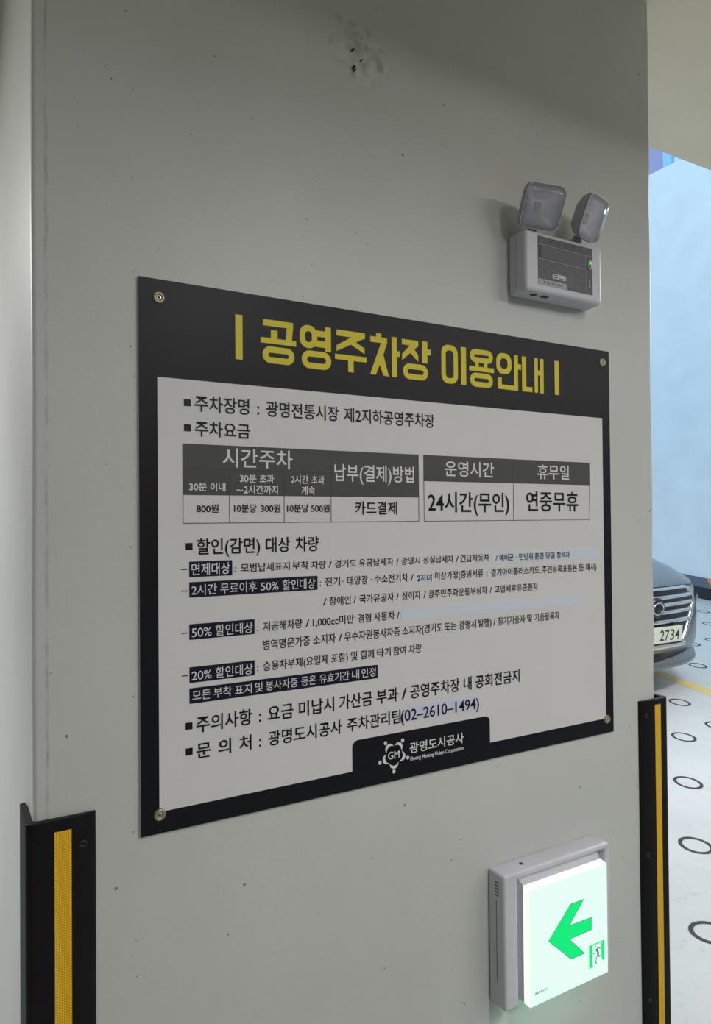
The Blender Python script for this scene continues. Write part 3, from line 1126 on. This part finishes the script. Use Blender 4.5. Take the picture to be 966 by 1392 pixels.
f.build('panel_frame', M['plastic'], ex)
y_ = F0 - 0.0006
arrow = [(0.8204, 0.5195), (0.8852, 0.5783), (0.9255, 0.5783), (0.8812, 0.5340), (0.9482, 0.5330), (0.9480, 0.5063), (0.8810, 0.5053), (0.9252, 0.4622), (0.8854, 0.4618)]
f = MB()
f.poly([(XZ(x, z)[0], y_, XZ(x, z)[1]) for x, z in arrow])
ar = f.build('arrow', M['lit_green'], pan)
bm_ = bmesh.new(); bm_.from_mesh(ar.data); bmesh.ops.triangulate(bm_, faces=bm_.faces); bm_.to_mesh(ar.data); bm_.free()
f = MB()
n_ = len(arrow)
for i in range(n_):
    a = Vector(XZ(*arrow[i])); b = Vector(XZ(*arrow[(i + 1) % n_]))
    t = (b - a).normalized() * 0.0004
    nrm = Vector((-t.y, t.x)) * 1.6
    a2, b2 = a - t, b + t
    f.poly([(a2.x - nrm.x, y_ - 0.0002, a2.y - nrm.y), (b2.x - nrm.x, y_ - 0.0002, b2.y - nrm.y), (b2.x + nrm.x, y_ - 0.0002, b2.y + nrm.y), (a2.x + nrm.x, y_ - 0.0002, a2.y + nrm.y)])
f.build('arrow_outline', M['lit_green_dim'], pan)
# running figure in a doorway
f = MB()
def q4(*p):
    f.poly([(XZ(x, z)[0], y_, XZ(x, z)[1]) for x, z in p])
q4((0.9395, 0.4730), (0.9395, 0.4222), (0.9440, 0.4235), (0.9535, 0.4262), (0.9500, 0.4280), (0.9500, 0.4700), (0.9780, 0.4700), (0.9780, 0.4730))
q4((0.9780, 0.4730), (0.9780, 0.4360), (0.9810, 0.4310), (0.9840, 0.4290), (0.9868, 0.4310), (0.9875, 0.4360), (0.9878, 0.4730))
dr = f.build('doorway', M['lit_green'], pan)
bm_ = bmesh.new(); bm_.from_mesh(dr.data); bmesh.ops.triangulate(bm_, faces=bm_.faces); bm_.to_mesh(dr.data); bm_.free()
f = MB()
def limb(a, b, wa, wb):
    A = Vector(XZ(*a)); B_ = Vector(XZ(*b))
    t = (B_ - A).normalized(); nn_ = Vector((-t.y, t.x))
    f.poly([(A.x + nn_.x * wa, y_ - 0.0002, A.y + nn_.y * wa), (A.x - nn_.x * wa, y_ - 0.0002, A.y - nn_.y * wa),
            (B_.x - nn_.x * wb, y_ - 0.0002, B_.y - nn_.y * wb), (B_.x + nn_.x * wb, y_ - 0.0002, B_.y + nn_.y * wb)])
hc = XZ(0.9590, 0.4655)
f.poly([(hc[0] + 0.0024 * math.cos(i * math.pi / 7), y_ - 0.0002, hc[1] + 0.0028 * math.sin(i * math.pi / 7)) for i in range(14)])
limb((0.9632, 0.4605), (0.9680, 0.4480), 0.0030, 0.0026)
limb((0.9620, 0.4605), (0.9560, 0.4520), 0.0009, 0.0008)
limb((0.9560, 0.4525), (0.9505, 0.4520), 0.0008, 0.0008)
limb((0.9640, 0.4608), (0.9710, 0.4612), 0.0011, 0.0012)
limb((0.9705, 0.4618), (0.9748, 0.4565), 0.0012, 0.0011)
limb((0.9660, 0.4490), (0.9585, 0.4330), 0.0014, 0.0010)
limb((0.9580, 0.4335), (0.9630, 0.4285), 0.0012, 0.0012)
limb((0.9685, 0.4490), (0.9700, 0.4405), 0.0016, 0.0011)
limb((0.9698, 0.4412), (0.9760, 0.4425), 0.0011, 0.0009)
f.build('running_figure', M['lit_green_dim'], pan)
f = MB()
a, b = XZ(0.7820, 0.4210)
put_text(f, 'MARCK', a, a + 0.0355, b, 0.0062, y_, True, 0.02)
f.build('maker_lettering', M['lit_green_dim'], pan, fix=False)


# ------------------------------------------------------------------ corner guards
def guard(name, root, side, ztop, yfront):
    """L shaped rubber profile; side = -1: its corner on the left, +1: on the right. Local origin at the outer corner on the floor."""
    t, leg = 0.011, 0.1
    s_ = -side
    # section in plan from the front leg's free edge round the corner to the side leg's free edge
    sec = [(leg, 0.0105), (leg, 0.0085), (leg * 0.93, 0.003), (0.060, 0.0), (0.014, 0.0)]
    for i in range(7):
        a = R(90 * i / 6)
        sec.append((0.010 - 0.010 * math.sin(a), 0.010 - 0.010 * math.cos(a)))
    sec += [(0.0, leg * 0.5), (0.0, leg * 0.96), (0.003, leg), (0.009, leg), (0.0095, leg * 0.9)]
    if side < 0:
        sec += [(t, 0.02), (0.0125, 0.0125), (0.02, 0.0105)]
    else:
        sec += [(t, 0.02), (0.0125, 0.0125), (0.02, 0.0105)]
    f = MB()
    rows = []
    for z in (0.0, ztop * 0.5, ztop):
        rows.append([(s_ * x, y, z) for x, y in sec])
    f.grid(rows, smooth=False, close=True)
    n_ = len(sec)
    f.face(list(range(n_)))
    f.face([2 * n_ + i for i in range(n_)])
    f.build('rubber_angle', M['rubber'], root, bevel=0.0012, seg=2)
    return s_


gl = empty('corner_guard', (-0.1675, YP - 0.0105, 0))
tag(gl, 'black rubber corner guard with amber reflective stripe on the left pier corner', 'corner guard', 'rubber corner guards on the pier')
gr = empty('corner_guard', (1.2905, YP - 0.0105, 0))
tag(gr, 'black rubber corner guard with thin amber stripe on the right pier corner beside the ramp', 'corner guard', 'rubber corner guards on the pier')
for root, side, zt, sx0, sx1, ztape in ((gl, -1, 0.955, 0.0395, 0.0635, 0.937), (gr, 1, 0.9555, 0.0300, 0.0510, 0.942)):
    s_ = guard('guard', root, side, zt, 0)
    f = MB()
    a, b = sorted((s_ * sx0, s_ * sx1))
    f.box((a, -0.0006, 0.03), (b, 0.0004, ztape))
    f.build('reflective_stripe', M['amber'], root)
    f = MB()
    for z in (0.89, 0.55, 0.2):
        f2 = MB()
        f2.lathe([(0.0001, -0.0006), (0.0025, -0.0008), (0.0032, -0.0022), (0.0055, -0.0024), (0.0062, 0.0)], (s_ * 0.080, 0.003, z + (0.02 if side < 0 else 0.03)), 'y', 14)
        f2.build('fixing_screw', M['grille'], root)

# ------------------------------------------------------------------ the car on the ramp
car = empty('car', CARLOC, (math.atan(RK), 0, CARROT))
car.rotation_mode = 'ZYX'
car.rotation_mode = 'XYZ'
tag(car, 'grey car with chrome barred grille coming down the ramp, half hidden by the pier', 'car')
HW = 0.92


def sweep(x):
    a = abs(x)
    return 0.24 * a * a + 1.16 * a ** 8


PROF = [(0.30, 0.165), (0.05, 0.172), (0.005, 0.195), (0.0, 0.215), (0.012, 0.245), (0.05, 0.252), (0.055, 0.292), (0.02, 0.305), (0.012, 0.36), (0.014, 0.42),
        (0.022, 0.52), (0.040, 0.63), (0.060, 0.70), (0.075, 0.735), (0.10, 0.765), (0.16, 0.795), (0.30, 0.845), (0.70, 0.925), (1.25, 1.00)]
FADE = [1] * 14 + [0.97, 0.93, 0.8, 0.45, 0.15]


def front_y(z):
    for (ya, za), (yb, zb) in zip(PROF, PROF[1:]):
        if za <= z <= zb:
            return ya + (yb - ya) * (z - za) / (zb - za)
    return PROF[0][0]


def on_front(x, z, off=0.0):
    return (x, front_y(z) + sweep(x) - off, z)


us = [-1, -0.98, -0.95, -0.9, -0.84, -0.76, -0.66, -0.54, -0.4, -0.26, -0.12, 0, 0.12, 0.26, 0.4, 0.54, 0.66, 0.76, 0.84, 0.9, 0.95, 0.98, 1]
rows = []
for (yp, zp), fd in zip(PROF, FADE):
    row = []
    for u in us:
        x = u * HW
        hood = max(0.0, min(1.0, (zp - 0.68) / 0.15))
        if zp < 0.34:
            x *= 0.98 - 0.09 * min(1.0, (0.34 - zp) / 0.1)
        zz = zp - hood * (0.075 * abs(u) ** 3) - (0.012 if abs(u) < 0.25 and zp > 0.9 else 0)
        row.append((x, yp + sweep(x) * fd, zz))
    rows.append(row)
f = MB()
f.grid(rows)
for sgn, idx in ((1, -1), (-1, 0)):
    side = []
    for r_ in rows:
        p = r_[idx]
        ln = []
        for t in (0, 0.2, 0.4, 0.6, 0.8, 0.93, 1):
            y = p[1] + (4.78 - p[1]) * t
            bul = 0.012 * math.sin(math.pi * min(1, t)) - (0.10 * ((t - 0.8) / 0.2) ** 2 if t > 0.8 else 0)
            ln.append((p[0] + sgn * bul, y, p[2] + 0.02 * t * (1 if p[2] > 0.6 else 0)))
        side.append(ln)
    f.grid(side)
# rear and deck
rear = [(-0.82, 4.78, 0.17), (0.82, 4.78, 0.17), (0.82, 4.80, 0.95), (-0.82, 4.80, 0.95)]
f.poly(rear)
f.grid([[(x * 0.985, y, 0.944 + 0.022 * (1 - abs(x / HW) ** 2)) for x in (-0.90, -0.6, 0, 0.6, 0.90)] for y in (1.30, 2.5, 3.8, 4.4, 4.78)])
f.build('body', M['silver'], car, fix=True)
# cabin
st = [(1.10, 0.955, 0.80, 0.78), (1.60, 1.21, 0.79, 0.68), (2.05, 1.39, 0.78, 0.60), (2.6, 1.43, 0.78, 0.59), (3.2, 1.40, 0.78, 0.59), (3.75, 1.22, 0.77, 0.62), (4.25, 0.98, 0.74, 0.70)]
rows = []
for (y, zt, wb, wt) in st:
    rows.append([(-wb, y, 0.90), (-wt - 0.03, y, zt - 0.05), (-wt + 0.05, y, zt - 0.008), (0, y, zt), (wt - 0.05, y, zt - 0.008), (wt + 0.03, y, zt - 0.05), (wb, y, 0.90)])
f = MB()
f.grid(rows)
f.build('cabin_glass', M['glass_dark'], car)
f = MB()
f.grid([[(x, y, z + 0.006) for (x, y, z) in r_[1:6]] for r_ in rows[2:5]])
f.build('roof', M['silver'], car)
f = MB()
for sgn in (-1, 1):
    f.tube([(sgn * (r_[5][0] + 0.006), r_[5][1], r_[5][2]) for r_ in rows], 0.022, 6)
    f.tube([(sgn * 0.78, 2.75, 0.92), (sgn * 0.625, 2.75, 1.38)], 0.022, 6)
f.build('pillars', M['silver'], car)

# grille
gx = 0.475
outl = [(-0.40, 0.742), (0.40, 0.742), (0.445, 0.735), (0.472, 0.715), (0.480, 0.690), (0.482, 0.625), (0.470, 0.590), (0.335, 0.392), (0.315, 0.375), (0.28, 0.368),
        (-0.28, 0.368), (-0.315, 0.375), (-0.335, 0.392), (-0.470, 0.590), (-0.482, 0.625), (-0.480, 0.690), (-0.472, 0.715), (-0.445, 0.735)]


def halfw(z):
    if z >= 0.625:
        return 0.482
    if z >= 0.59:
        return 0.470 + (z - 0.59) / 0.035 * 0.012
    return 0.335 + (z - 0.392) / (0.59 - 0.392) * 0.135


gr_ = empty('grille', (0, 0, 0), parent=car)
f = MB()
rows = []
for i in range(19):
    z = 0.375 + (0.738 - 0.375) * i / 18
    h_ = halfw(z) - (0.02 if z > 0.72 else 0)
    rows.append([on_front(u * h_, z, 0.006) for u in [k / 8 for k in range(-8, 9)]])
f.grid(rows)
f.build('mesh_backing', M['grille'], gr_)


def densify(pts, step=0.03):
    o = []
    n_ = len(pts)
    for i in range(n_):
        a = Vector(pts[i]); b = Vector(pts[(i + 1) % n_])
        k = max(1, int((b - a).length / step))
        for j in range(k):
            o.append(tuple(a.lerp(b, j / k)))
    return o


f = MB()
dn = densify(outl)
ctr = (0, 0.56)
rows = []
for k_, of in ((1.035, 0.004), (1.02, 0.020), (0.985, 0.024), (0.955, 0.016), (0.945, 0.002)):
    row = []
    for (x, z) in dn:
        x2 = x * k_
        z2 = z + (k_ - 1) * 0.20 * (1 if z > 0.6 else -1)
        row.append(on_front(x2, max(0.2, z2), of))
    rows.append(row)
f.grid(rows, close=True)
f.build('chrome_surround', M['chrome'], gr_)
for z, hgt in ((0.688, 0.026), (0.640, 0.026), (0.590, 0.026), (0.528, 0.030)):
    f = MB()
    h_ = halfw(z) - 0.028
    rows = []
    for i in range(13):
        x = -h_ + 2 * h_ * i / 12
        rows.append([on_front(x, z - hgt / 2, 0.008), on_front(x, z - hgt / 2 + 0.003, 0.022), on_front(x, z + hgt / 2 - 0.003, 0.026), on_front(x, z + hgt / 2, 0.008)])
    f.grid(rows)
    f.build('grille_bar', M['chrome'], gr_)
# badge
bd = empty('badge', on_front(0, 0.628, 0.03), parent=gr_)
f = MB()
f.lathe([(0.0001, -0.016), (0.050, -0.013), (0.072, -0.004), (0.074, 0.012)], (0, 0, 0), 'y', 32)
f.build('badge_disc', M['grille'], bd)
f = MB()
f.tube([(0.050 * math.cos(2 * math.pi * i / 32), -0.014, 0.040 * math.sin(2 * math.pi * i / 32)) for i in range(32)], 0.005, 6, 0, True)
f.build('badge_mark', M['chrome'], bd)
# number plate
pl_ = empty('number_plate', (0, front_y(0.445) - 0.022, 0.445), parent=car)
f = MB()
f.box((-0.262, -0.004, -0.056), (0.262, 0.004, 0.056))
f.build('plate_sheet', M['plate'], pl_, bevel=0.003)
f = MB()
f.box((-0.275, 0.001, -0.070), (0.275, 0.016, 0.064))
f.build('plate_holder', M['grille'], pl_, bevel=0.004)
f = MB()
for t, x in zip('2734', (0.030, 0.082, 0.134, 0.188)):
    put_text(f, t, x, x + 0.043, -0.0375, 0.104, -0.0046, True, 0.012)
f.build('plate_lettering', M['plate_ink'], pl_, fix=False)
for z in (0.016, -0.018):
    f = MB()
    f.box((-0.052, -0.0046, z - 0.004), (-0.030, -0.0040, z + 0.004))
    f.build('plate_mark', M['plate_ink'], pl_)
# lower chrome strip, lower intake
f = MB()
rows = []
for i in range(15):
    x = -0.36 + 0.72 * i / 14
    rows.append([on_front(x, 0.338, 0.003), on_front(x, 0.342, 0.016), on_front(x, 0.366, 0.018), on_front(x, 0.372, 0.004)])
f.grid(rows)
f.build('bumper_strip', M['chrome'], car)
f = MB()
rows = []
for i in range(21):
    x = -0.55 + 1.10 * i / 20
    k_ = 1 - (abs(x) / 0.55) ** 2
    rows.append([on_front(x, 0.294 - 0.046 * k_ ** 0.6, 0.006), on_front(x, 0.296, 0.006)])
f.grid(rows)
f.build('lower_intake', M['grille'], car)
for sgn in (-1, 1):
    f = MB()
    rows = []
    for i in range(9):
        x = sgn * (0.63 + 0.24 * i / 8)
        rows.append([on_front(x, 0.60 + 0.02 * i / 8, 0.006), on_front(x, 0.64, 0.018), on_front(x, 0.69, 0.012)])
    f.grid(rows)
    f.build('headlight', M['lens'], car)
f = MB()
rows = []
for i in range(31):
    x = -0.86 + 1.72 * i / 30
    rows.append([on_front(x, 0.752 - 0.06 * abs(x / HW) ** 3, 0.0035), on_front(x, 0.756 - 0.06 * abs(x / HW) ** 3, 0.0035)])
f.grid(rows)
f.build('bonnet_gap', M['grille'], car)
for sx in (-1, 1):
    for yy in (0.98, 3.78):
        ah = MB()
        ah.lathe([(0.325, 0.0), (0.372, 0.0), (0.378, -0.012 * sx), (0.325, -0.012 * sx)], (sx * 0.936, yy, 0.34), 'x', 32)
        ah.build('wheel_arch', M['grille'], car)
        wh = empty('wheel', (sx * 0.845, yy, 0.33), parent=car)
        f = MB()
        f.lathe([(0.20, -0.10), (0.315, -0.10), (0.33, -0.07), (0.33, 0.07), (0.315, 0.10), (0.20, 0.10)], (0, 0, 0), 'x', 32)
        f.build('tyre', M['tyre'], wh)
        f = MB()
        f.lathe([(0.0001, sx * 0.085), (0.05, sx * 0.09), (0.06, sx * 0.075), (0.20, sx * 0.09), (0.215, sx * 0.10), (0.215, -sx * 0.09)], (0, 0, 0), 'x', 32)
        for k in range(5):
            a = 2 * math.pi * k / 5
            f.tube([(sx * 0.092, 0.05 * math.cos(a), 0.05 * math.sin(a)), (sx * 0.098, 0.205 * math.cos(a), 0.205 * math.sin(a))], 0.022, 6)
        f.build('rim', M['chrome'], wh)
    mi_ = MB()
    mi_.lathe([(0.0001, -0.07), (0.05, -0.06), (0.075, 0.0), (0.06, 0.06), (0.0001, 0.07)], (sx * 0.99, 1.55, 0.985), 'y', 14)
    mi_.build('wing_mirror', M['silver'], car)

bpy.data.objects.remove(_fo)
